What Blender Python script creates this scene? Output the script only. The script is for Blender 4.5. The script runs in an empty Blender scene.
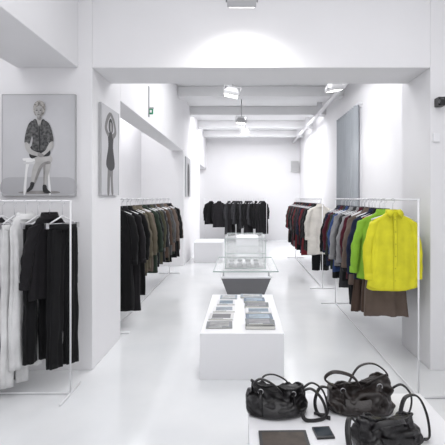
import bpy, math, random
from mathutils import Vector, Matrix, noise
random.seed(7)
S=bpy.context.scene
try:
    S.view_settings.view_transform='Standard'
    S.view_settings.look='None'
except Exception: pass
col=S.collection
F=420.0; H=1.6; VX=243.0; VY=198.0
LF=.455; SF=.6
# ---------------------------------------------------------------- materials
def mat(name,c,rough=.6,metal=0,bump=0,bscale=40,var=0,vscale=3,emit=None,es=0,sheen=0,spec=.5,coat=0,trans=0,c2=None,alpha=1):
    m=bpy.data.materials.new(name); m.use_nodes=True
    nt=m.node_tree; b=nt.nodes['Principled BSDF']
    b.inputs['Base Color'].default_value=(*c,1); b.inputs['Roughness'].default_value=rough
    b.inputs['Metallic'].default_value=metal
    b.inputs['Specular IOR Level'].default_value=spec
    if sheen: b.inputs['Sheen Weight'].default_value=sheen
    if coat: b.inputs['Coat Weight'].default_value=coat; b.inputs['Coat Roughness'].default_value=.15
    if trans: b.inputs['Transmission Weight'].default_value=trans
    if alpha<1: b.inputs['Alpha'].default_value=alpha
    if emit: b.inputs['Emission Color'].default_value=(*emit,1); b.inputs['Emission Strength'].default_value=es
    tc=nt.nodes.new('ShaderNodeTexCoord')
    if var or c2:
        n=nt.nodes.new('ShaderNodeTexNoise'); n.inputs['Scale'].default_value=vscale; n.inputs['Detail'].default_value=6
        r=nt.nodes.new('ShaderNodeValToRGB')
        r.color_ramp.elements[0].position=.35; r.color_ramp.elements[1].position=.65
        d=c2 if c2 else tuple(max(0,x*(1-var)) for x in c)
        r.color_ramp.elements[0].color=(*d,1); r.color_ramp.elements[1].color=(*c,1)
        nt.links.new(tc.outputs['Object'],n.inputs['Vector']); nt.links.new(n.outputs['Fac'],r.inputs['Fac'])
        nt.links.new(r.outputs['Color'],b.inputs['Base Color'])
    if bump:
        n=nt.nodes.new('ShaderNodeTexNoise'); n.inputs['Scale'].default_value=bscale; n.inputs['Detail'].default_value=4
        bp=nt.nodes.new('ShaderNodeBump'); bp.inputs['Strength'].default_value=bump; bp.inputs['Distance'].default_value=.01
        nt.links.new(tc.outputs['Object'],n.inputs['Vector']); nt.links.new(n.outputs['Fac'],bp.inputs['Height'])
        nt.links.new(bp.outputs['Normal'],b.inputs['Normal'])
    return m
M_wall=mat('white_plaster',(.83,.825,.84),.75,bump=.10,bscale=18,var=.02,vscale=1.5,spec=.3)
M_ceil=mat('ceiling_paint',(.81,.81,.82),.8,bump=.1,bscale=10,spec=.2)
M_floor=mat('resin_floor',(.82,.83,.84),.15,bump=.02,bscale=5,c2=(.765,.78,.795),vscale=1.6,spec=.6)
M_plinth=mat('white_lacquer',(.84,.84,.86),.4,bump=.01,bscale=60)
M_rail=mat('white_metal',(.8,.8,.82),.35)
M_steel=mat('steel',(.6,.6,.62),.3,metal=1)
M_fix=mat('fixture_paint',(.42,.42,.43),.4)
M_dark=mat('black_plastic',(.02,.02,.022),.4)
M_glow=mat('lamp_glass',(1,1,1),.4,emit=(1,.98,.95),es=5)
M_leather=mat('black_leather',(.011,.010,.011),.36,bump=.25,bscale=90,var=.3,vscale=12,spec=.5)
M_leather2=mat('dark_brown_leather',(.022,.016,.014),.40,bump=.25,bscale=80,var=.3,vscale=12,spec=.5)
fab={}
def fabm(n,c,bp=.12,sh=.05,r=.85,**k):
    fab[n]=mat('fabric_'+n,c,r,bump=bp,bscale=220,var=.15,vscale=9,sheen=sh,spec=.2,**k)
for n,c in dict(black=(.008,.008,.009),black2=(.014,.013,.015),navy=(.014,.02,.05),blue=(.035,.07,.2),grey=(.10,.10,.105),dgrey=(.036,.036,.04),
    lgrey=(.30,.30,.31),white=(.78,.78,.78),cream=(.70,.67,.62),olive=(.065,.062,.04),khaki=(.13,.112,.08),brown=(.085,.055,.042),taupe=(.16,.12,.10),
    burg=(.075,.01,.02),red=(.17,.02,.028),dgreen=(.028,.042,.03),lime=(.27,.52,.05),teal=(.035,.11,.12)).items(): fabm(n,c)
fabm('yellow',(.78,.735,.035),.02,.0,.5)

# ---------------------------------------------------------------- mesh builder
class MB:
    def __init__(s): s.v=[];s.f=[];s.m=[];s.mats=[];s.sm=[]
    def mi(s,m):
        if m not in s.mats: s.mats.append(m)
        return s.mats.index(m)
    def loft(s,rings,m,T=Matrix(),cap0=True,cap1=True,smooth=True,closed=True):
        i=s.mi(m);b=len(s.v);n=len(rings[0])
        for r in rings:
            for p in r: s.v.append(T@Vector(p))
        for a in range(len(rings)-1):
            for k in range(n if closed else n-1):
                k2=(k+1)%n
                s.f.append((b+a*n+k,b+a*n+k2,b+(a+1)*n+k2,b+(a+1)*n+k)); s.m.append(i); s.sm.append(smooth)
        if closed and cap0: s.f.append(tuple(b+k for k in range(n))[::-1]); s.m.append(i); s.sm.append(False)
        if closed and cap1:
            o=b+(len(rings)-1)*n; s.f.append(tuple(o+k for k in range(n))); s.m.append(i); s.sm.append(False)
    def tube(s,pts,r,m,T=Matrix(),n=8,closed=False,ry=None,up=None):
        pts=[Vector(p) for p in pts]; rings=[]; L=len(pts); prev=None
        for a in range(L):
            if closed: t=pts[(a+1)%L]-pts[a-1]
            else: t=pts[min(a+1,L-1)]-pts[max(a-1,0)]
            t.normalize()
            if prev is None:
                u=Vector(up) if up else (Vector((0,0,1)) if abs(t.z)<.9 else Vector((1,0,0)))
            else: u=prev
            u=(u-t*u.dot(t))
            if u.length<1e-5: u=Vector((1,0,0))
            u.normalize(); prev=u; w=t.cross(u)
            rr=r(a/(L-1)) if callable(r) else r; r2=ry if ry else rr
            rings.append([pts[a]+u*math.cos(q*2*math.pi/n)*rr+w*math.sin(q*2*math.pi/n)*r2 for q in range(n)])
        if closed: rings.append(rings[0]); s.loft(rings,m,T,False,False)
        else: s.loft(rings,m,T)
    def box(s,x0,x1,y0,y1,z0,z1,m,T=Matrix()):
        i=s.mi(m);b=len(s.v)
        for p in [(x0,y0,z0),(x1,y0,z0),(x1,y1,z0),(x0,y1,z0),(x0,y0,z1),(x1,y0,z1),(x1,y1,z1),(x0,y1,z1)]: s.v.append(T@Vector(p))
        for f in [(0,3,2,1),(4,5,6,7),(0,1,5,4),(1,2,6,5),(2,3,7,6),(3,0,4,7)]:
            s.f.append(tuple(b+k for k in f)); s.m.append(i); s.sm.append(False)
    def poly(s,pts,m,T=Matrix()):
        i=s.mi(m);b=len(s.v)
        for p in pts: s.v.append(T@Vector(p))
        s.f.append(tuple(range(b,b+len(pts)))); s.m.append(i); s.sm.append(False)
    def obj(s,name,parent=None,bevel=0,loc=None):
        me=bpy.data.meshes.new(name)
        o=bpy.data.objects.new(name,me)
        c=Vector((0,0,0))
        if loc is not None: c=Vector(loc)
        me.from_pydata([tuple(v-c) for v in s.v],[],s.f); 
        for m in s.mats: me.materials.append(m)
        me.polygons.foreach_set('material_index',s.m); me.polygons.foreach_set('use_smooth',s.sm)
        me.update(); col.objects.link(o); o.location=c
        if bevel:
            b=o.modifiers.new('bevel','BEVEL'); b.width=bevel; b.segments=2; b.limit_method='ANGLE'
        if parent: o.parent=parent
        return o
def bx(name,x0,x1,y0,y1,z0,z1,m,bevel=0,parent=None):
    b=MB(); b.box(x0,x1,y0,y1,z0,z1,m); return b.obj(name,parent,bevel)
def empty(name,loc=(0,0,0)):
    e=bpy.data.objects.new(name,None); e.empty_display_size=.2; col.objects.link(e); return e
def TR(x,y,z,rz=0,ry=0,rx=0): return Matrix.Translation((x,y,z))@Matrix.Rotation(rz,4,'Z')@Matrix.Rotation(ry,4,'Y')@Matrix.Rotation(rx,4,'X')

# ---------------------------------------------------------------- room shell
CZ=4.0; BY=16.0
XL=-1.40; XR=2.17; XP=1.74; Y0=3.9; Y1=4.6; LZ=2.81
bx('floor',-4.2,4.2,-2.5,BY+.3,-.1,0,M_floor)
bx('ceiling',-4.2,4.2,-2.5,BY+.3,CZ,CZ+.1,M_ceil)
bx('wall_back',-4.2,4.2,BY,BY+.2,0,CZ,M_wall)
bx('wall_right',XR,XR+.2,Y1,BY,0,CZ,M_wall)
bx('wall_right_front',2.7,2.9,-2.5,Y0,0,CZ,M_wall)
bx('wall_left_front',-3.4,-3.2,-2.5,Y0,0,CZ,M_wall)
bx('wall_left',-2.6,-2.4,Y1+.2,BY,0,CZ,M_wall)
bx('wall_rear',-4.2,4.2,-2.6,-2.5,0,CZ,M_wall)
bx('wall_pier_left',-3.4,XL,Y0,Y1+.2,0,CZ,M_wall,.006)
bx('wall_pier_right',XP,2.9,Y0,Y1,0,CZ,M_wall,.006)
bx('trim_lintel',XL,XP,Y0,4.45,LZ,CZ,M_wall,.006)
bx('trim_beam_left_front',-2.1,-1.53,-2.5,Y0,LZ,CZ,M_wall,.006)
bx('trim_beam_left',-1.7,XL,Y1+.2,9.9,2.71,CZ,M_wall,.006)
bx('wall_pier_left_rear',-2.4,XL,9.9,13.6,0,CZ,M_wall,.006)
bx('trim_beam_left_rear',-1.7,XL,13.6,BY,2.71,CZ,M_wall,.006)
for i,y in enumerate((9.0,11.0,13.0,14.9)):
    bx('trim_ceiling_beam_%d'%(i+1),XL,XR,y,y+.28,3.78,CZ,M_ceil,.01)
bx('baseboard_right',XR-.012,XR,Y1,BY,0,.07,M_plinth); bx('baseboard_back',-2.4,XR-.012,BY-.012,BY,0,.07,M_plinth)
b=MB(); b.tube([(1.92,5,3.74),(1.92,15.99,3.74)],.045,M_wall,n=14)
for y in (6,8.5,10.5,12.5,14.5): b.box(1.86,1.98,y,y+.03,3.69,4.0,M_rail)
b.obj('ceiling_pipe')
b=MB()
wy0,wy1,wz0,wz1=7.75,9.1,1.2,3.22
b.box(XR-.03,XR,wy0-.05,wy1+.05,wz0-.06,wz0,M_plinth); b.box(XR-.03,XR,wy0-.05,wy1+.05,wz1,wz1+.05,M_plinth)
b.box(XR-.03,XR,wy0-.05,wy0,wz0,wz1,M_plinth); b.box(XR-.03,XR,wy1,wy1+.05,wz0,wz1,M_plinth); b.box(XR-.03,XR,8.4,8.45,wz0,wz1,M_plinth)
b.box(XR-.008,XR-.001,wy0,wy1,wz0,wz1,mat('frosted_pane',(.5,.58,.65),.2))
b.obj('window_1')
M_cur=mat('curtain_cloth',(.40,.425,.455),.8,bump=.1,bscale=150,var=.06)
b=MB(); rows=[]
for k in range(25):
    z=3.30-k*(3.30-.9)/24
    rows.append([(XR-.085+.04*math.sin(j*.42+.3*math.sin(k*.2))+.006*math.sin(j*1.7+k*.1),7.66+j*1.55/150,z) for j in range(151)])
b.loft(rows,M_cur,closed=False)
b.tube([(XR-.085,7.6,3.32),(XR-.085,9.3,3.32)],.012,M_rail)
for y in (7.62,9.28): b.box(XR-.09,XR,y-.01,y+.01,3.31,3.33,M_rail)
o=b.obj('curtain'); sm=o.modifiers.new('s','SOLIDIFY'); sm.thickness=.003

# ---------------------------------------------------------------- posters
def cat(pts,n=5):
    out=[];L=len(pts)
    for i in range(L):
        p0,p1,p2,p3=[Vector(pts[(i+k-1)%L]) for k in range(4)]
        for t in range(n):
            t/=n; out.append(.5*((2*p1)+(-p0+p2)*t+(2*p0-5*p1+4*p2-p3)*t*t+(-p0+3*p1-3*p2+p3)*t**3))
    return out
M_pap=mat('print_paper',(.58,.58,.60),.5,var=.1,vscale=2)
M_pap2=mat('print_paper_dark',(.46,.46,.48),.5,var=.08,vscale=2)
M_skin=mat('print_skin_grey',(.50,.49,.48),.5,var=.2,vscale=10)
M_skd=mat('print_skin_shadow',(.30,.29,.285),.5,var=.25,vscale=14)
M_hair=mat('print_hair_grey',(.50,.48,.45),.5,c2=(.16,.15,.14),vscale=55)
M_ink=mat('print_black',(.015,.015,.017),.5)
M_pat=mat('print_pattern',(.015,.015,.017),.5,c2=(.13,.13,.13),vscale=42)
M_sh=mat('print_shade',(.17,.165,.165),.5)
M_wh=mat('print_white',(.8,.8,.8),.5)
M_wh2=mat('print_white_shade',(.62,.62,.63),.5)
M_frame=mat('frame_edge',(.4,.4,.41),.4)
def art(b,shapes,fn,d0):
    for k,(m,pts) in enumerate(shapes):
        d=d0+.0004*(k+1)
        b.poly([fn(p.x,p.y,d) for p in cat([(x,y,0) for x,y in pts])],m)
x0=-2.217; z1=2.55; sc=.00924
b=MB(); b.box(x0,x0+.668,Y0-.03,Y0-.001,z1-.925,z1,M_pap)
for c in ((x0-.005,x0,z1-.93,z1+.005),(x0+.668,x0+.673,z1-.93,z1+.005),(x0,x0+.668,z1,z1+.005),(x0,x0+.668,z1-.93,z1-.925)): b.box(c[0],c[1],Y0-.033,Y0-.001,c[2],c[3],M_frame)
def fn(u,v,d): return (x0+u*sc,Y0-.03-d,z1-v*sc)
sh=[(M_pap2,[(1,84),(20,82),(52,82),(71,84),(71,98.5),(36,99),(1,98.5)]),
 (M_skd,[(18,96.5),(34,95.5),(54,96),(56,98),(36,99),(18,98)]),
 # stool
 (M_wh,[(22,63),(47,63),(48,66),(46,68),(48.5,97),(46,97),(43.5,69),(27,69),(23.5,97),(21,97),(23.5,68),(21.5,66)]),
 (M_wh2,[(23,67),(47,67),(46.5,69),(24,69)]),
 # standing leg (viewer right)
 (M_skin,[(41,62),(47,63),(48.5,69),(46.5,78),(44.5,86),(43.5,92),(41,92),(40.8,84),(41,76),(40,69)]),
 (M_skd,[(41,66),(43,70),(42.6,80),(42,91),(41,92),(40.8,84),(41,76)]),
 (M_ink,[(40.5,90),(43.8,90),(45,94),(48.5,97.5),(43,98),(40.5,96)]),
 # crossed leg, shin swings to viewer left
 (M_skin,[(30,57),(40,57),(47.5,60),(50,64),(48,68),(42,69),(38,72),(34.5,80),(31.5,88),(29,89),(29.2,80),(31,71),(33,66)]),
 (M_skd,[(47,66),(41,67.5),(37,71.5),(34,79),(31.5,88),(33,88),(36,81),(39.5,73),(43,69.6),(48,68.5)]),
 (M_ink,[(28.6,87),(32,87.6),(31.5,91),(29.5,94.5),(25,97),(24.5,95),(27.5,91)]),
 # shorts
 (M_ink,[(30,50),(45.5,50),(48,56),(47,60.5),(42,61.5),(36,61),(30,63.5),(27,60)]),
 (M_skin,[(34.8,19),(39,19),(39.5,24),(42,27),(37,32),(32,27),(34.5,24)]),
 (M_skd,[(35,21),(38.5,22),(39.2,24),(37,25.5),(35,23.5)]),
 (M_pat,[(30.5,26),(34,24.5),(37,32),(40,24.5),(43.5,26.5),(46,34),(45,42),(46.5,53),(38,55.5),(29.5,54),(30.5,44),(28.5,36)]),
 (M_pat,[(30.5,26),(32.5,33),(29.5,42),(27,49),(22.5,48),(23.5,38),(26.5,29)]),
 (M_pat,[(43,26),(47.5,30),(50.5,40),(51,47),(47,48.5),(45,42),(43,34)]),
 (M_ink,[(36.6,32),(37.5,32),(38.2,54),(37,54)]),
 (M_skin,[(23,47.5),(26.5,48.5),(29,54),(34.5,57),(38,58),(38,60.5),(33.5,60.8),(27,58.5),(23.2,53)]),
 (M_skin,[(47.3,48),(50.8,46.6),(50.5,52),(46,57),(41,61),(38,61.5),(39,58.6),(43.5,55)]),
 (M_skd,[(36,58),(40,58.6),(42,60.6),(39,62),(36,61)]),
 (M_hair,[(31.2,15),(31.8,10),(34,7),(37.5,5.8),(41,7.2),(43,11),(42.8,16),(41,20),(39,21),(34,21),(32,18.5)]),
 (M_skin,[(33,12.8),(36.5,10.3),(40,12.5),(40.6,16.5),(39,20.8),(36.9,22.8),(34.6,21.2),(33.1,17.5)]),
 (M_hair,[(32.4,14.2),(33.2,10.8),(36,9.2),(38.6,9.6),(36,11.3),(33.8,13.2)]),
 (M_ink,[(33.7,15.2),(35.5,15),(35.5,15.8),(33.9,15.9)]),(M_ink,[(37.8,15),(39.6,15.2),(39.4,15.9),(37.8,15.8)]),
 (M_skd,[(33.4,14.1),(35.4,13.7),(35.4,14.1),(33.6,14.5)]),(M_skd,[(37.8,13.7),(39.7,14.1),(39.6,14.5),(37.8,14.1)]),
 (M_skd,[(36.4,16),(36.8,16),(37.3,18.2),(36.1,18.2)]),(M_sh,[(35.4,19.6),(36.7,19.2),(38.1,19.6),(36.7,20.3)]),
 (M_skd,[(39.4,13),(40.4,14.5),(40.5,17),(39,20.6),(37.2,22.3),(38.6,19.6),(39.4,16.5)])]
art(b,sh,fn,0); b.obj('fashion_poster')
b=MB(); py0,py1=4.07,4.63; z1b=2.53; hb=.9
b.box(XL+.001,XL+.028,py0,py1,z1b-hb,z1b,M_pap)
b.box(XL+.001,XL+.031,py0-.005,py0,z1b-hb,z1b,M_frame); b.box(XL+.001,XL+.031,py1,py1+.005,z1b-hb,z1b,M_frame)
def fn2(u,v,d): return (XL+.028+d,py0+u/60*(py1-py0),z1b-v/100*hb)
sh=[(M_sh,[(24,55),(34,53),(40,62),(38,80),(40,98),(33,98),(29,78),(26,98),(19,98),(20,72)]),
 (M_ink,[(21,32),(30,28),(40,32),(39,45),(45,66),(30,72),(15,66),(22,45)]),
 (M_sh,[(21,34),(10,26),(17,12),(28,5),(30,9),(22,16),(18,25),(25,30)]),
 (M_sh,[(40,34),(51,26),(44,12),(32,5),(30,9),(39,16),(43,25),(35,30)]),
 (M_ink,[(24,16),(30,12),(37,16),(38,24),(34,29),(27,29),(23,24)]),
 (M_skd,[(27,18),(31,16),(35,19),(34.5,25),(31,28),(27.5,25)])]
art(b,sh,fn2,0); b.obj('fashion_poster')
b=MB(); b.box(XL+.001,XL+.03,10.1,11.0,1.63,2.6,M_pap2)
def fn3(u,v,d): return (XL+.03+d,10.1+u/60*.9,2.6-v/100*.97)
art(b,[(M_ink,[(20,20),(30,12),(40,20),(44,60),(38,95),(22,95),(17,60)]),(M_skin,[(26,8),(30,5),(34,8),(33,15),(30,17),(27,15)])],fn3,0); b.obj('fashion_poster')

# ---------------------------------------------------------------- garments
def prof(tab,d):
    for (a,x),(c,y) in zip(tab,tab[1:]):
        if d<=c:
            t=(d-a)/(c-a) if c>a else 0
            return x+(y-x)*t
    return tab[-1][1]
def hanger(b,T,w=.2,m=None,gap=.13,clip=False):
    m=m or M_rail
    hook=[(0,0,-.005),(0,0,gap-.045)]
    for k in range(9):
        a=-math.pi/2+k*math.pi*1.35/8
        hook.append((.018*math.cos(a)*1.0 ,0,gap-.022+.0+.022*math.sin(a)+.0))
    b.tube(hook,.0028,M_steel,T,n=6)
    b.tube([(-w,0,-.062),(-w*.5,0,-.03),(0,0,-.0),(w*.5,0,-.03),(w,0,-.062)],.007,m,T,n=8,ry=.005)
    if clip:
        b.tube([(-w,0,-.062),(w,0,-.062)],.004,M_steel,T,n=6)
        for s in (-1,1): b.box(s*.13-.012,s*.13+.012,-.014,.014,-.10,-.055,M_steel,T)
def top(b,T,m,L=.7,w=.23,sl=.55,dep=.05,seed=0,fold=.012,n=44,collar=True,flare=1.05,neck=.065,hug=0,wr=1.0,tail=0):
    rd=random.Random(seed); ph=[rd.uniform(0,6.28) for _ in range(8)]
    R=34; rings=[]
    wt=[(0,neck),(.025,neck+.035),(.05,w*.75),(.085,w*.97),(.12,w),(.25,w*.93),(L,w*flare)]
    dt=[(0,.035),(.05,.03),(.1,dep*.7),(.25,dep),(L,dep*1.1)]
    for k in range(R):
        q=k/(R-1); d=L*(q**1.25); W=prof(wt,d); D=prof(dt,d); ring=[]
        a_=fold*min(1,d/.35)
        for j in range(n):
            th=2*math.pi*j/n; c,s=math.cos(th),math.sin(th)
            f=a_*(math.sin(5*th+ph[0]+d*1.2)+.7*math.sin(9*th+ph[1]-d*2)+.5*math.sin(14*th+ph[2]+d*4))
            x=W*math.copysign(abs(c)**.8,c)+f*.25*c; y=(D+f)*math.copysign(abs(s)**.7,s)
            z=-d+.004*math.sin(3*th+ph[3])*q - (.012*q*abs(c)) + tail*max(0,q-.75)*4*abs(c)**3 - (tail*.4*max(0,q-.75)*4 if s>0 else 0)
            x+=.006*math.sin(d*9+ph[4])*q
            ring.append((x,y,z))
        rings.append(ring)
    b.loft(rings,m,T)
    if sl>0:
        for s in (-1,1):
            rs=[];K=22
            for k in range(K):
                q=k/(K-1); d=.07+sl*q
                cx=s*(w-.045+(.075-hug)*min(1,q*2.2)+.02*math.sin(q*2.5+ph[5])*q); cy=.01*math.sin(q*4+ph[6])-.005
                rx=.052-.016*q; ry=.04-.008*q
                ring=[]
                for j in range(20):
                    th=2*math.pi*j/20
                    f=1+wr*(.10*math.sin(q*26+2*th+ph[7]+s)+.07*math.sin(3*th+ph[2]+q*6))
                    ring.append((cx+rx*f*math.cos(th),cy+ry*f*math.sin(th),-d+(.02*(1-q)*(-s*math.cos(th)))))
                rs.append(ring)
            b.loft(rs,m,T)
            if sl>.4:
                b.loft([[(cx+(rx*r)*math.cos(j*math.pi/10),cy+(ry*r)*math.sin(j*math.pi/10),-d+o) for j in range(20)] for o,r in ((.05,1.0),(.048,1.10),(0,1.10),(-.006,1.0))],m,T)
    if collar:
        b.loft([[( (neck*r)*math.cos(j*math.pi/12),(.042*r)*math.sin(j*math.pi/12),z-.012*(math.sin(j*math.pi/12)<-.3)) for j in range(24)] for z,r in ((-.015,1.15),(.012,1.05),(.03,.95),(.03,.82),(-.0,.8))],m,T,False,False)
def trousers(b,T,m,L=1.0,w=.19,seed=0,dep=.035,wide=1.0):
    rd=random.Random(seed); p=[rd.uniform(0,6.28) for _ in range(6)]
    for s in (-1,1):
        rs=[]
        for k in range(24):
            q=k/23; d=.075+L*q
            hw=w*.53*(1-.12*q)*(1+(wide-1)*q); cx=s*(w*.48+.012*q)
            ring=[]
            for j in range(28):
                th=2*math.pi*j/28; c,sn=math.cos(th),math.sin(th)
                f=.006*math.sin(4*th+p[0]+d*2)+.005*math.sin(7*th+p[1]+d*3)+.004*math.sin(q*18+th*2+p[2])*(q>.35)
                ring.append((cx+(hw+f)*math.copysign(abs(c)**.8,c),(dep*(.75+.35*q)+f*1.3)*sn,-d))
            rs.append(ring)
        b.loft(rs,m,T)
    b.loft([[((w+r)*math.cos(j*math.pi/16),(dep+r)*math.sin(j*math.pi/16),-d) for j in range(32)] for d,r in ((.07,.0),(.072,.006),(.108,.008),(.114,.0))],m,T)
def skirt(b,T,m,L,w,seed,dep=.045): top(b,T@Matrix.Translation((0,0,-.06)),m,L,w,0,dep,seed,.02,collar=False,flare=1.25,neck=w*.7)

def rack_frame(name,p0,p1,rz,foot=.22):
    e=empty(name); p0=Vector(p0);p1=Vector(p1); d=(p1-p0).normalized(); sdd=Vector((-d.y,d.x,0))
    b=MB(); b.tube([(*p0.xy,rz),(*p1.xy,rz)],.009,M_rail,n=12); b.obj('rail',e)
    for i,p in enumerate((p0,p1)):
        b=MB(); b.tube([(*p.xy,.012),(*p.xy,rz+.01)],.0075,M_rail,n=12)
        a=p+sdd*foot; c=p-sdd*foot
        b.tube([(a.x,a.y,.011),(c.x,c.y,.011)],.009,M_rail,n=10); b.obj('upright_%d'%(i+1),e)
    b=MB(); b.tube([(*p0.xy,.012),(*p1.xy,.012)],.007,M_rail,n=10); b.obj('base_bar',e)
    return e
GAP=.13
def hang(parent,name,kind,c,x,y,rz,rail,seed,L=.7,w=.22,sl=.55,dep=.045,hm=None,**k):
    b=MB(); T=TR(x,y,rail-GAP+.010,rz)
    hanger(b,T,min(w*.9,.2),hm,GAP,clip=kind!='top')
    m=fab[c]
    if kind=='top': top(b,T,m,L,w,sl,dep,seed,**k)
    elif kind=='trousers': trousers(b,T,m,L,w,seed,dep,**k)
    else: skirt(b,T,m,L,w,seed,dep)
    return b.obj(name,parent,loc=(x,y,rail-GAP))
RZ=1.585
rack_frame('clothing_rack',(1.40,3.35,0),(1.40,6.35,0),RZ)
g=empty('hanging_garments')
names={'top':'blouse','trousers':'trousers','skirt':'skirt'}
seq=[('skirt','taupe',.95,.17,0),('top','brown',1.0,.2,.55),('top','black',.62,.21,.6),('top','navy',.7,.22,.58),('skirt','brown',1.0,.18,0),
('top','taupe',.8,.22,.55),('top','black2',.75,.22,.6),('trousers','black',1.0,.17,0),('top','burg',.78,.22,.55),('top','lgrey',.7,.22,.55),('top','black',.85,.22,.58),
('top','dgrey',.95,.22,.55),('top','lgrey',.7,.23,.55),('top','navy',.72,.22,.55),('top','blue',.8,.22,.55),('top','black',.9,.22,.55),('top','dgreen',.8,.22,.55),('top','burg',.7,.22,.5),
('top','black2',.72,.22,.55),('top','navy',.8,.22,.55),('top','black',.8,.22,.55),('top','black',.65,.22,.55)]
y=4.12
for i,(k,c,L,w,sl) in enumerate(seq):
    hang(g,names[k]+'_%d'%(i+1),k,c,1.40+random.uniform(-.02,.02),y,random.uniform(-.16,.16),RZ,100+i,L,w,sl,.036)
    y+=.092
b=MB(); T=TR(1.335,4.0,RZ-GAP+.01,-.1); hanger(b,T,.19,mat('orange_plastic',(.6,.12,.03),.4)); top(b,T,fab['lime'],.62,.23,.5,.045,55,wr=.6)
b.obj('green_shirt',loc=(1.36,4.0,1.45))
b=MB(); T=TR(1.37,3.84,RZ-GAP+.01,.04); hanger(b,T,.2,None)
Y=fab['yellow']; top(b,T,Y,.70,.212,.53,.045,3,fold=.009,n=72,flare=1.14,hug=.02,wr=.5,tail=.05)
M_yd=mat('yellow_seam',(.50,.48,.02),.85)
ys=b.obj('yellow_shirt',loc=(1.37,3.84,1.45))
b=MB()
def fy(d): return -.042-.02*min(1,d/.2)-.004*math.sin(d*8)
pl=[[(-.014,fy(d),-d),(.014,fy(d),-d)] for d in [i*.035+.03 for i in range(20)]]
b.loft(pl,Y,T,closed=False)
for i in range(6):
    d=.06+i*.11
    b.tube([(0,fy(d)-.004,-d),(0,fy(d)+.004,-d)],.006,M_yd,T,n=10)
for s in (-.015,.015): b.tube([(s,fy(d)-.001,-d) for d in [i*.035+.03 for i in range(20)]],.0018,M_yd,T,n=5)
o=b.obj('placket',ys); o.matrix_parent_inverse=Matrix.Translation(ys.location).inverted()
b=MB()
for s in (-1,1):
    b.loft([[(s*.008,-.052,.022),(s*.058,-.03,.032)],[(s*.018,-.066,.0),(s*.07,-.048,.012)],[(s*.052,-.068,-.048),(s*.078,-.055,-.012)]],Y,T,closed=False)
    b.tube([(s*.018,-.068,.0),(s*.052,-.071,-.048),(s*.079,-.057,-.012)],.002,M_yd,T,n=5)
o=b.obj('collar',ys); o.matrix_parent_inverse=Matrix.Translation(ys.location).inverted()
o.modifiers.new('s','SOLIDIFY').thickness=.004
rack_frame('clothing_rack',(1.40,7.4,0),(1.40,11.2,0),RZ)
g=empty('hanging_garments')
cs=['black','dgrey','black','burg','red','black','navy','black','burg','dgrey','black','brown','red','black','black','grey','burg','black','black','dgreen','black','red','black','brown']
hang(g,'cream_blouse','top','cream',1.40,7.62,.05,RZ,77,.88,.225,.55,.05)
hang(g,'black_trousers','trousers','black',1.43,7.75,.05,RZ,78,1.12,.15,.5,.04)
y=7.9
for i,c in enumerate(cs):
    hang(g,'blouse_%d'%(i+1),'top',c,1.40,y,random.uniform(-.1,.1),RZ,200+i,random.choice((.65,.75,.85,1.0)),.21,.55,.04); y+=.135
rack_frame('clothing_rack',(-1.56,4.95,0),(-1.56,8.9,0),RZ)
g=empty('hanging_garments')
cs=[('black',1.22),('black2',1.22),('black',1.2),('black',1.18),('olive',.85),('khaki',.9),('olive',.95),('khaki',.85),('taupe',.9),('olive',.85),('dgreen',1.0),('khaki',.8),('grey',.9),('black',1.0),('dgreen',.95),
('olive',.9),('dgrey',.95),('lgrey',.8),('brown',.9),('black',1.0),('dgrey',.9),('olive',.95),('grey',.9),('black',1.0),('taupe',.9),('dgreen',.9),('black',1.05),('dgrey',.9),('black',1.0),('brown',.9),('black',1.0)]
y=5.12
for i,(c,L) in enumerate(cs):
    hang(g,'coat_%d'%(i+1),'top',c,-1.53+random.uniform(-.03,.03),y,random.uniform(-.16,.16),RZ,300+i,L*random.uniform(.93,1.05),.22,.6,.042); y+=.118
# left front rack
rack_frame('clothing_rack',(-2.75,3.42,0),(-1.405,3.42,0),RZ-.01,foot=.2)
g=empty('hanging_garments')
lf=[(-2.62,'top','grey',1.0,.17,0),(-2.5,'trousers','dgrey',1.2,.16,0),(-2.38,'top','black',1.0,.17,0),(-2.27,'trousers','white',1.25,.15,0),(-2.17,'trousers','grey',1.25,.15,0),
(-2.06,'top','dgrey',1.15,.15,0),(-1.96,'trousers','black',1.28,.13,0),(-1.86,'trousers','white',1.29,.11,0),(-1.77,'top','white',1.22,.12,0),
(-1.67,'trousers','black',1.10,.12,0),(-1.575,'top','black2',.66,.15,.5),(-1.47,'trousers','black',1.14,.12,0)]
rr=[58,52,60,55,50,40,52,62,48,60,42,52]
for i,(x,k,c,L,w,sl) in enumerate(lf):
    hang(g,names[k]+'_%d'%(i+1),k,c,x,3.42,math.radians(rr[i]),RZ-.01,400+i,L,w,sl if k=='top' else .5,.03,hm=M_rail)
rack_frame('clothing_rack',(-1.38,15.1,0),(.85,15.1,0),RZ)
g=empty('hanging_garments')
hang(g,'black_jacket_1','top','black',-1.15,15.1,.3,RZ,500,.8,.22,.6,.06); hang(g,'black_jacket_2','top','black2',-.85,15.0,.25,RZ,501,.9,.22,.6,.06)
x=-.5
for i in range(15):
    hang(g,'coat_%d'%(i+1),random.choice(('top','top','trousers')),random.choice(('black','black','black2','dgrey','black')),x,15.1,math.radians(random.uniform(35,80)),RZ,510+i,random.choice((.8,.95,1.15)),.2,.55,.045); x+=.088

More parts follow.
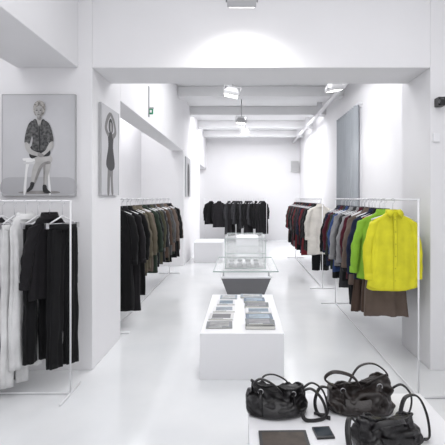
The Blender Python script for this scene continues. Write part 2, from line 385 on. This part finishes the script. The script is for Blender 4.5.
# ---------------------------------------------------------------- plinth with magazines
bx('display_plinth',-.378,.362,3.69,5.18,0,.41,M_plinth,.004)
covers=[((.6,.6,.6),(.06,.06,.07)),((.75,.75,.75),(.2,.25,.3)),((.04,.09,.16),(.3,.4,.5)),((.09,.10,.11),(.3,.3,.3)),((.7,.7,.72),(.1,.18,.25)),((.05,.06,.07),(.2,.2,.22)),((.2,.25,.3),(.6,.6,.6))]
cm=[(mat('cover_%d'%i,a,.3),mat('cover_image_%d'%i,c,.3,var=.6,vscale=14)) for i,(a,c) in enumerate(covers)]
M_pg=mat('paper_pages',(.75,.74,.7),.8)
def mag(x,y,w,d,z,t,rz,ci,inset=(.12,.2,.88,.85)):
    b=MB(); T=TR(x,y,z,rz); a,c=cm[ci]
    b.box(-w/2+.003,w/2-.003,-d/2+.003,d/2-.003,.001,t-.001,M_pg,T)
    b.box(-w/2,w/2,-d/2,d/2,0,.0012,a,T); b.box(-w/2,w/2,-d/2,d/2,t-.0012,t,a,T); b.box(-w/2,-w/2+.002,-d/2,d/2,0,t,a,T)
    u0,v0,u1,v1=inset
    b.box(-w/2+u0*w,-w/2+u1*w,-d/2+v0*d,-d/2+v1*d,t,t+.0006,c,T)
    b.box(-w/2+.1*w,-w/2+.6*w,-d/2+.05*d,-d/2+.11*d,t,t+.0006,M_ink if sum(covers[ci][0])>1 else M_wh,T)
    b.obj('magazine',loc=(x,y,z))
Z=.411
for a in [(-.22,3.92,.24,.2,Z,.01,.03,3),(-.215,4.19,.24,.22,Z,.012,-.02,0),(-.2,4.47,.23,.22,Z,.012,.03,1),(-.19,4.76,.2,.22,Z,.01,0,4),(-.17,5.02,.2,.18,Z,.01,0,6),
          (.16,3.9,.27,.2,Z,.03,-.02,3),(.16,4.14,.26,.2,Z,.022,.03,2),(.16,4.38,.27,.2,Z,.02,.0,4),(.15,4.62,.26,.18,Z,.02,-.03,5),(.13,4.85,.24,.18,Z,.02,.02,2),(.1,5.05,.26,.15,Z,.02,0,6)]:
    mag(*a)
mag(.15,3.9,.25,.185,Z+.0315,.014,.05,5)

# ---------------------------------------------------------------- glass vitrine on grey table
M_gl=mat('glass',(.93,.97,.96),.02,alpha=.13,spec=.8)
M_gedge=mat('glass_edge',(.45,.53,.51),.1)
M_gry=mat('grey_lacquer',(.17,.17,.18),.4,var=.1)
e=empty('display_case')
b=MB(); yc0,yc1=6.0,7.3
b.loft([[(-.16,yc0+.15,0),(.24,yc0+.15,0),(.24,yc1-.15,0),(-.16,yc1-.15,0)],[(-.31,yc0,.45),(.40,yc0,.45),(.40,yc1,.45),(-.31,yc1,.45)]],M_gry,smooth=False)
b.box(-.32,.41,yc0-.01,yc1+.01,.45,.475,M_plinth)
b.obj('tapered_base',e,.004)
bx('table_top',-.42,.5,5.95,7.4,.55,.562,M_gl,parent=e)
b=MB()
for (xa,xb,ya,yb) in ((-.42,.5,5.945,5.955),(-.42,.5,7.395,7.405),(-.425,-.415,5.95,7.4),(.495,.505,5.95,7.4)): b.box(xa,xb,ya,yb,.548,.564,M_gedge)
for xx in (-.28,.37):
    for yy in (6.05,7.25): b.tube([(xx,yy,.47),(xx,yy,.55)],.012,M_steel)
b.obj('glass_edge',e)
b=MB(); X0,X1,YA,YB,ZA,ZB=-.26,.33,6.15,7.15,.563,1.0
for c in ((X0,X0+.006,YA,YB),(X1-.006,X1,YA,YB),(X0,X1,YA,YA+.006),(X0,X1,YB-.006,YB)): b.box(*c,ZA,ZB,M_gl)
b.box(X0,X1,YA,YB,ZB,ZB+.006,M_gl); b.box(X0+.01,X1-.01,YA+.01,YB-.01,.78,.786,M_gl); b.obj('glass_box',e)
b=MB(); t=.0035
for zz in (ZA,ZB,.78):
    for yy in (YA,YB): b.box(X0-t,X1+t,yy-t,yy+t,zz-t+.004,zz+t+.004,M_gedge)
    for xx in (X0,X1): b.box(xx-t,xx+t,YA,YB,zz-t+.004,zz+t+.004,M_gedge)
for xx in (X0,X1):
    for yy in (YA,YB): b.box(xx-t,xx+t,yy-t,yy+t,ZA,ZB,M_gedge)
b.obj('case_edges',e)
b=MB()
for i in range(8):
    xx=-.18+(i%4)*.13; yy=6.35+(i//4)*.4
    b.tube([(xx+.035*math.cos(k*.785),yy+.035*math.sin(k*.785),.572) for k in range(8)],.006,M_steel,closed=True)
    b.box(xx-.04,xx+.04,yy+.1,yy+.16,.567,.6,M_plinth)
b.obj('jewellery',e)
bx('display_plinth',-1.22,-.5,10.4,11.3,0,.5,M_plinth,.004)
bx('display_plinth',-.2,.45,12.2,13.2,0,.45,M_plinth,.004)

# ---------------------------------------------------------------- front table and bags
TZ=.41
bx('display_table',.03,1.08,1.2,2.56,0,TZ,M_plinth,.004)
def loop(cx,cy,cz,rx,rz_,ang,lean=0,a0=0,a1=math.pi,n=26,tw=0):
    out=[]
    for k in range(n):
        a=a0+(a1-a0)*k/(n-1); x=rx*math.cos(a); z=rz_*math.sin(a); y=lean*math.sin(a)+tw*math.sin(2*a)
        out.append((cx+x*math.cos(ang)-y*math.sin(ang),cy+x*math.sin(ang)+y*math.cos(ang),cz+z))
    return out
def bag(name,x,y,rz,W,D,Hh,seed,m,slump=.3):
    e=empty(name); rd=random.Random(seed); off=Vector((rd.uniform(0,50),rd.uniform(0,50),0))
    b=MB(); T=TR(x,y,TZ+.002,rz); rings=[]
    K=30;N=72; sk=rd.uniform(-.25,.25)
    for k in range(K):
        q=k/(K-1)
        wd=W*(1-.16*q+.08*math.sin(q*3.1)) ; dd=D*(1-.80*q**1.7)*(1+.25*math.sin(min(1,q*1.4)*math.pi))
        if k==0: wd*=.93; dd*=.9
        ring=[]
        for j in range(N):
            th=2*math.pi*j/N;c,s=math.cos(th),math.sin(th)
            px=wd*math.copysign(abs(c)**.75,c); pyy=dd*math.copysign(abs(s)**.8,s); pz=Hh*q
            pz-=slump*Hh*q*math.exp(-(px/(W*.6))**2)*.6 + Hh*q*sk*px/W
            nv=noise.noise(Vector((px*13,pyy*13,pz*18))+off)+.6*noise.noise(Vector((px*30,pyy*30,pz*34))+off)
            rn=.034*nv*(min(1,q*6))
            cre=.007*math.sin(px*60+4*math.sin(pz*20))*q
            ring.append((px*(1+rn*2.5)+.03*q*sk,pyy+(rn+cre)*(1 if s>0 else -1)*1.2,max(0,pz+rn*.8*(q>0))))
        rings.append(ring)
    b.loft(rings,m,T)
    o=b.obj('body',e); o.modifiers.new('sub','SUBSURF').levels=1; o.modifiers['sub'].render_levels=1
    b=MB()
    rim=[rings[-1][j] for j in range(N)]
    b.tube([(p[0],p[1],p[2]+.003) for p in rim],.006,m,T,closed=True)
    fr=[]
    for k in range(12):
        q=.12+.5*k/11; dd=D*(1-.80*q**1.7)*(1+.25*math.sin(min(1,q*1.4)*math.pi))
        fr.append([(W*.5*u,-dd*(1-.15*u*u)-.012,Hh*q-slump*Hh*q*math.exp(-(u*.5/.6)**2)*.6-Hh*q*sk*u*.5) for u in [-1+.2*i for i in range(11)]])
    b.loft(fr,m,T,closed=False)
    for s in (-1,1):
        zt=Hh*.78*(1-.55*sk*s)
        b.tube(loop(0,0,0,.014,.014,0,a1=2*math.pi,n=14),.0025,M_steel,T@Matrix.Translation((s*W*.55,-D*.45,zt)),n=6)
        b.tube([(s*W*.55,-D*.45,zt),(s*W*.56,-D*.6,Hh*.6),(s*W*.56,-D*.95,Hh*.4)],.010,m,T,n=8,ry=.004)
    b.obj('trim',e)
    return e,T
def strap(e,T,pts,w=.014,th=.005,m=None,name='strap'):
    b=MB(); P=[Vector(p) for p in pts]; out=[]
    for i in range(len(P)-1):
        p0=P[max(i-1,0)];p1=P[i];p2=P[i+1];p3=P[min(i+2,len(P)-1)]
        for t in range(8):
            t/=8; out.append(.5*((2*p1)+(-p0+p2)*t+(2*p0-5*p1+4*p2-p3)*t*t+(-p0+3*p1-3*p2+p3)*t**3))
    out.append(P[-1]); b.tube(out,w,m or M_leather,T,n=10,ry=th,up=(0,1,0)); b.obj(name,e)
e,T=bag('black_handbag',.185,2.35,.05,.165,.095,.15,1,M_leather,.45)
strap(e,T,[(-.09,-.035,.12),(-.13,-.05,.165),(-.09,-.04,.195),(-.02,-.05,.165),(.03,-.04,.11)])
strap(e,T,[(-.08,.025,.11),(-.07,.04,.17),(-.01,.05,.18),(.06,.04,.15),(.08,.03,.11)],name='strap_2')
strap(e,T,[(.12,-.02,.10),(.19,-.03,.13),(.245,-.07,.085),(.255,-.11,.02),(.2,-.13,.008),(.14,-.13,.012),(.12,-.12,.05)],.012,name='shoulder_strap')
strap(e,T,[(.12,.0,.09),(.2,.02,.14),(.26,0,.11),(.28,-.03,.05),(.27,-.07,.008),(.2,-.06,.01)],.011,name='shoulder_strap_2')
e,T=bag('leather_tote',.66,2.37,-.1,.18,.10,.17,2,M_leather2,.35)
strap(e,T,[(-.14,-.035,.13),(-.2,-.05,.18),(-.15,-.06,.225),(-.05,-.05,.2),(0,-.04,.13)],m=M_leather2)
strap(e,T,[(-.06,.025,.13),(0,.04,.22),(.09,.05,.235),(.16,.04,.18),(.12,.03,.12)],m=M_leather2,name='strap_2')
strap(e,T,[(-.15,0,.1),(-.22,-.02,.12),(-.255,-.06,.06),(-.24,-.1,.008),(-.18,-.14,.008)],.012,m=M_leather,name='strap_3')
strap(e,T,[(.15,0,.1),(.22,-.01,.15),(.27,-.03,.1),(.25,-.06,.02),(.19,-.07,.01)],.011,m=M_leather,name='strap_4')
e,T=bag('shoulder_bag',.69,2.03,.35,.165,.10,.14,5,M_leather,.4)
strap(e,T,[(-.12,-.035,.10),(-.10,-.08,.15),(-.03,-.1,.16),(.04,-.08,.14),(.07,-.04,.10)])
strap(e,T,[(-.14,.0,.10),(-.19,.02,.15),(-.24,-.04,.1),(-.24,-.1,.01),(-.17,-.14,.01)],name='strap_2')
strap(e,T,[(.1,.02,.11),(.15,.04,.18),(.22,.03,.18),(.25,-.0,.1),(.22,-.05,.02),(.17,-.06,.02)],name='strap_3')
b=MB(); T=TR(.405,2.12,TZ+.001,.1); b.box(-.045,.045,-.05,.05,0,.009,M_dark,T); b.box(-.04,.04,-.035,.042,.009,.0096,mat('screen',(.03,.04,.05),.08),T); b.obj('phone',bevel=.002)
b=MB(); T=TR(.2,2.04,TZ+.001,.02); b.box(-.12,.12,-.09,.09,0,.012,M_dark,T); b.box(-.105,.105,-.075,.07,.012,.014,mat('brown_card',(.07,.05,.038),.5,var=.4,vscale=20),T); b.obj('notebook',bevel=.002)

# ---------------------------------------------------------------- fixtures
def spotfix(x,y,z,tilt,energy,size=.22,ang=110,rz=0,top=CZ,rx=0,blend=.5):
    e=empty('ceiling_spotlight')
    T=TR(x,y,z,rz,tilt,rx)
    b=MB(); s=size/2
    b.loft([[(-s,-s*.8,0),(s,-s*.8,0),(s,s*.8,0),(-s,s*.8,0)],[(-s,-s*.8,.05),(s,-s*.8,.05),(s,s*.8,.05),(-s,s*.8,.05)],[(-s*.6,-s*.5,.13),(s*.6,-s*.5,.13),(s*.6,s*.5,.13),(-s*.6,s*.5,.13)]],M_fix,T,smooth=False)
    b.box(-s*.86,s*.86,-s*.66,s*.66,-.004,.0,M_glow,T)
    for q in (-1,1): b.tube([(q*(s+.01),0,.03),(q*(s+.01),0,.16)],.006,M_fix,T)
    b.tube([(-s-.01,0,.16),(s+.01,0,.16)],.006,M_fix,T)
    b.obj('housing',e)
    b=MB(); p=T@Vector((0,0,.16)); b.tube([p,(p.x,p.y,top)],.012,M_fix); b.box(p.x-.05,p.x+.05,p.y-.05,p.y+.05,top-.03,top,M_fix); b.obj('stem',e)
    l=bpy.data.lights.new('spot','SPOT'); l.energy=energy*SF; l.spot_size=math.radians(ang); l.spot_blend=blend; l.shadow_soft_size=.08; l.color=(1,.985,.96)
    o=bpy.data.objects.new('lamp',l); col.objects.link(o); o.matrix_world=T@Matrix.Translation((0,0,-.03)); o.parent=e
spotfix(-.01,3.42,3.16,0,55,.23,140,rx=.5,blend=.8)
spotfix(-.2,7.0,3.30,.2,60,.26)
spotfix(-.05,10.0,3.38,.1,60,.24)
spotfix(.05,12.1,3.45,.1,50,.24)
spotfix(1.5,6.9,3.36,-.2,50,.24,rz=.5)
b=MB(); b.box(-1.39,-1.33,6.2,6.23,2.84,2.92,mat('exit_green',(.02,.25,.12),.4)); b.box(-1.4,-1.32,6.195,6.235,2.92,2.94,M_fix); b.box(-1.4,-1.385,6.19,6.24,2.8,3.25,M_fix)
b.box(-1.375,-1.345,6.196,6.2,2.86,2.9,M_wh); b.obj('exit_sign')
b=MB(); b.box(1.82,2.1,BY-.14,BY-.001,2.6,3.0,mat('unit_grey',(.5,.5,.5),.5))
for i in range(7): b.box(1.84,2.08,BY-.146,BY-.14,2.63+i*.05,2.655+i*.05,M_fix)
b.obj('wall_heater',bevel=.01)
b=MB(); b.box(1.775,1.84,Y0-.09,Y0-.001,2.44,2.52,M_dark); b.tube([(1.80,Y0-.09,2.48),(1.80,Y0-.13,2.46)],.028,M_dark,n=14); b.obj('wall_speaker',bevel=.004)
bx('thermostat',1.76,1.82,Y0-.02,Y0-.001,2.12,2.2,M_plinth,.003)

# ---------------------------------------------------------------- lights
def area(name,x,y,z,sx,sy,e,c=(1,1,1),rot=(0,0,0)):
    l=bpy.data.lights.new(name,'AREA'); l.shape='RECTANGLE'; l.size=sx; l.size_y=sy; l.energy=e*LF; l.color=c
    o=bpy.data.objects.new(name,l); col.objects.link(o); o.location=(x,y,z); o.rotation_euler=rot; return o
cw=(.985,.985,1)
area('ceiling_fill_1',.35,6.4,3.9,2.6,2.8,180,cw)  # added fill light, kept out of view behind the lintel
area('ceiling_fill_2',.35,11.75,3.95,2.6,.8,165,cw)  # added fill, concealed by a ceiling beam
area('ceiling_fill_3',.35,13.7,3.95,2.6,.6,165,cw)  # another added fill tucked behind a beam
area('ceiling_fill_4',.5,1.3,3.9,3.4,3.2,145,cw)  # added fill for the front room, above the frame
area('alcove_fill',-2.05,7.3,3.8,.5,4.0,85,cw)  # added alcove fill, hidden from the camera by the side beam
area('alcove_fill_rear',-2.05,14.8,3.8,.5,1.6,40,cw)  # same kind of added hidden fill for the rear alcove
area('front_alcove_fill',-2.7,2.0,3.7,.9,2.5,50,cw)  # added fill left of the front beam, out of view
area('rear_fill',0,-2.3,1.9,5,3,85,cw,(math.radians(90),0,0))  # added fill behind the camera; no shopfront is built here
w=bpy.data.worlds.new('World'); S.world=w; w.use_nodes=True
w.node_tree.nodes['Background'].inputs[0].default_value=(.9,.95,1,1); w.node_tree.nodes['Background'].inputs[1].default_value=.3

# ---------------------------------------------------------------- camera
c=bpy.data.cameras.new('Camera'); c.sensor_width=36; c.lens=36*F/445; c.shift_x=-20.5/445; c.shift_y=-24.5/445; c.clip_start=.05
o=bpy.data.objects.new('Camera',c); col.objects.link(o); o.location=(0,0,H); o.rotation_euler=(math.radians(90),0,0); S.camera=o
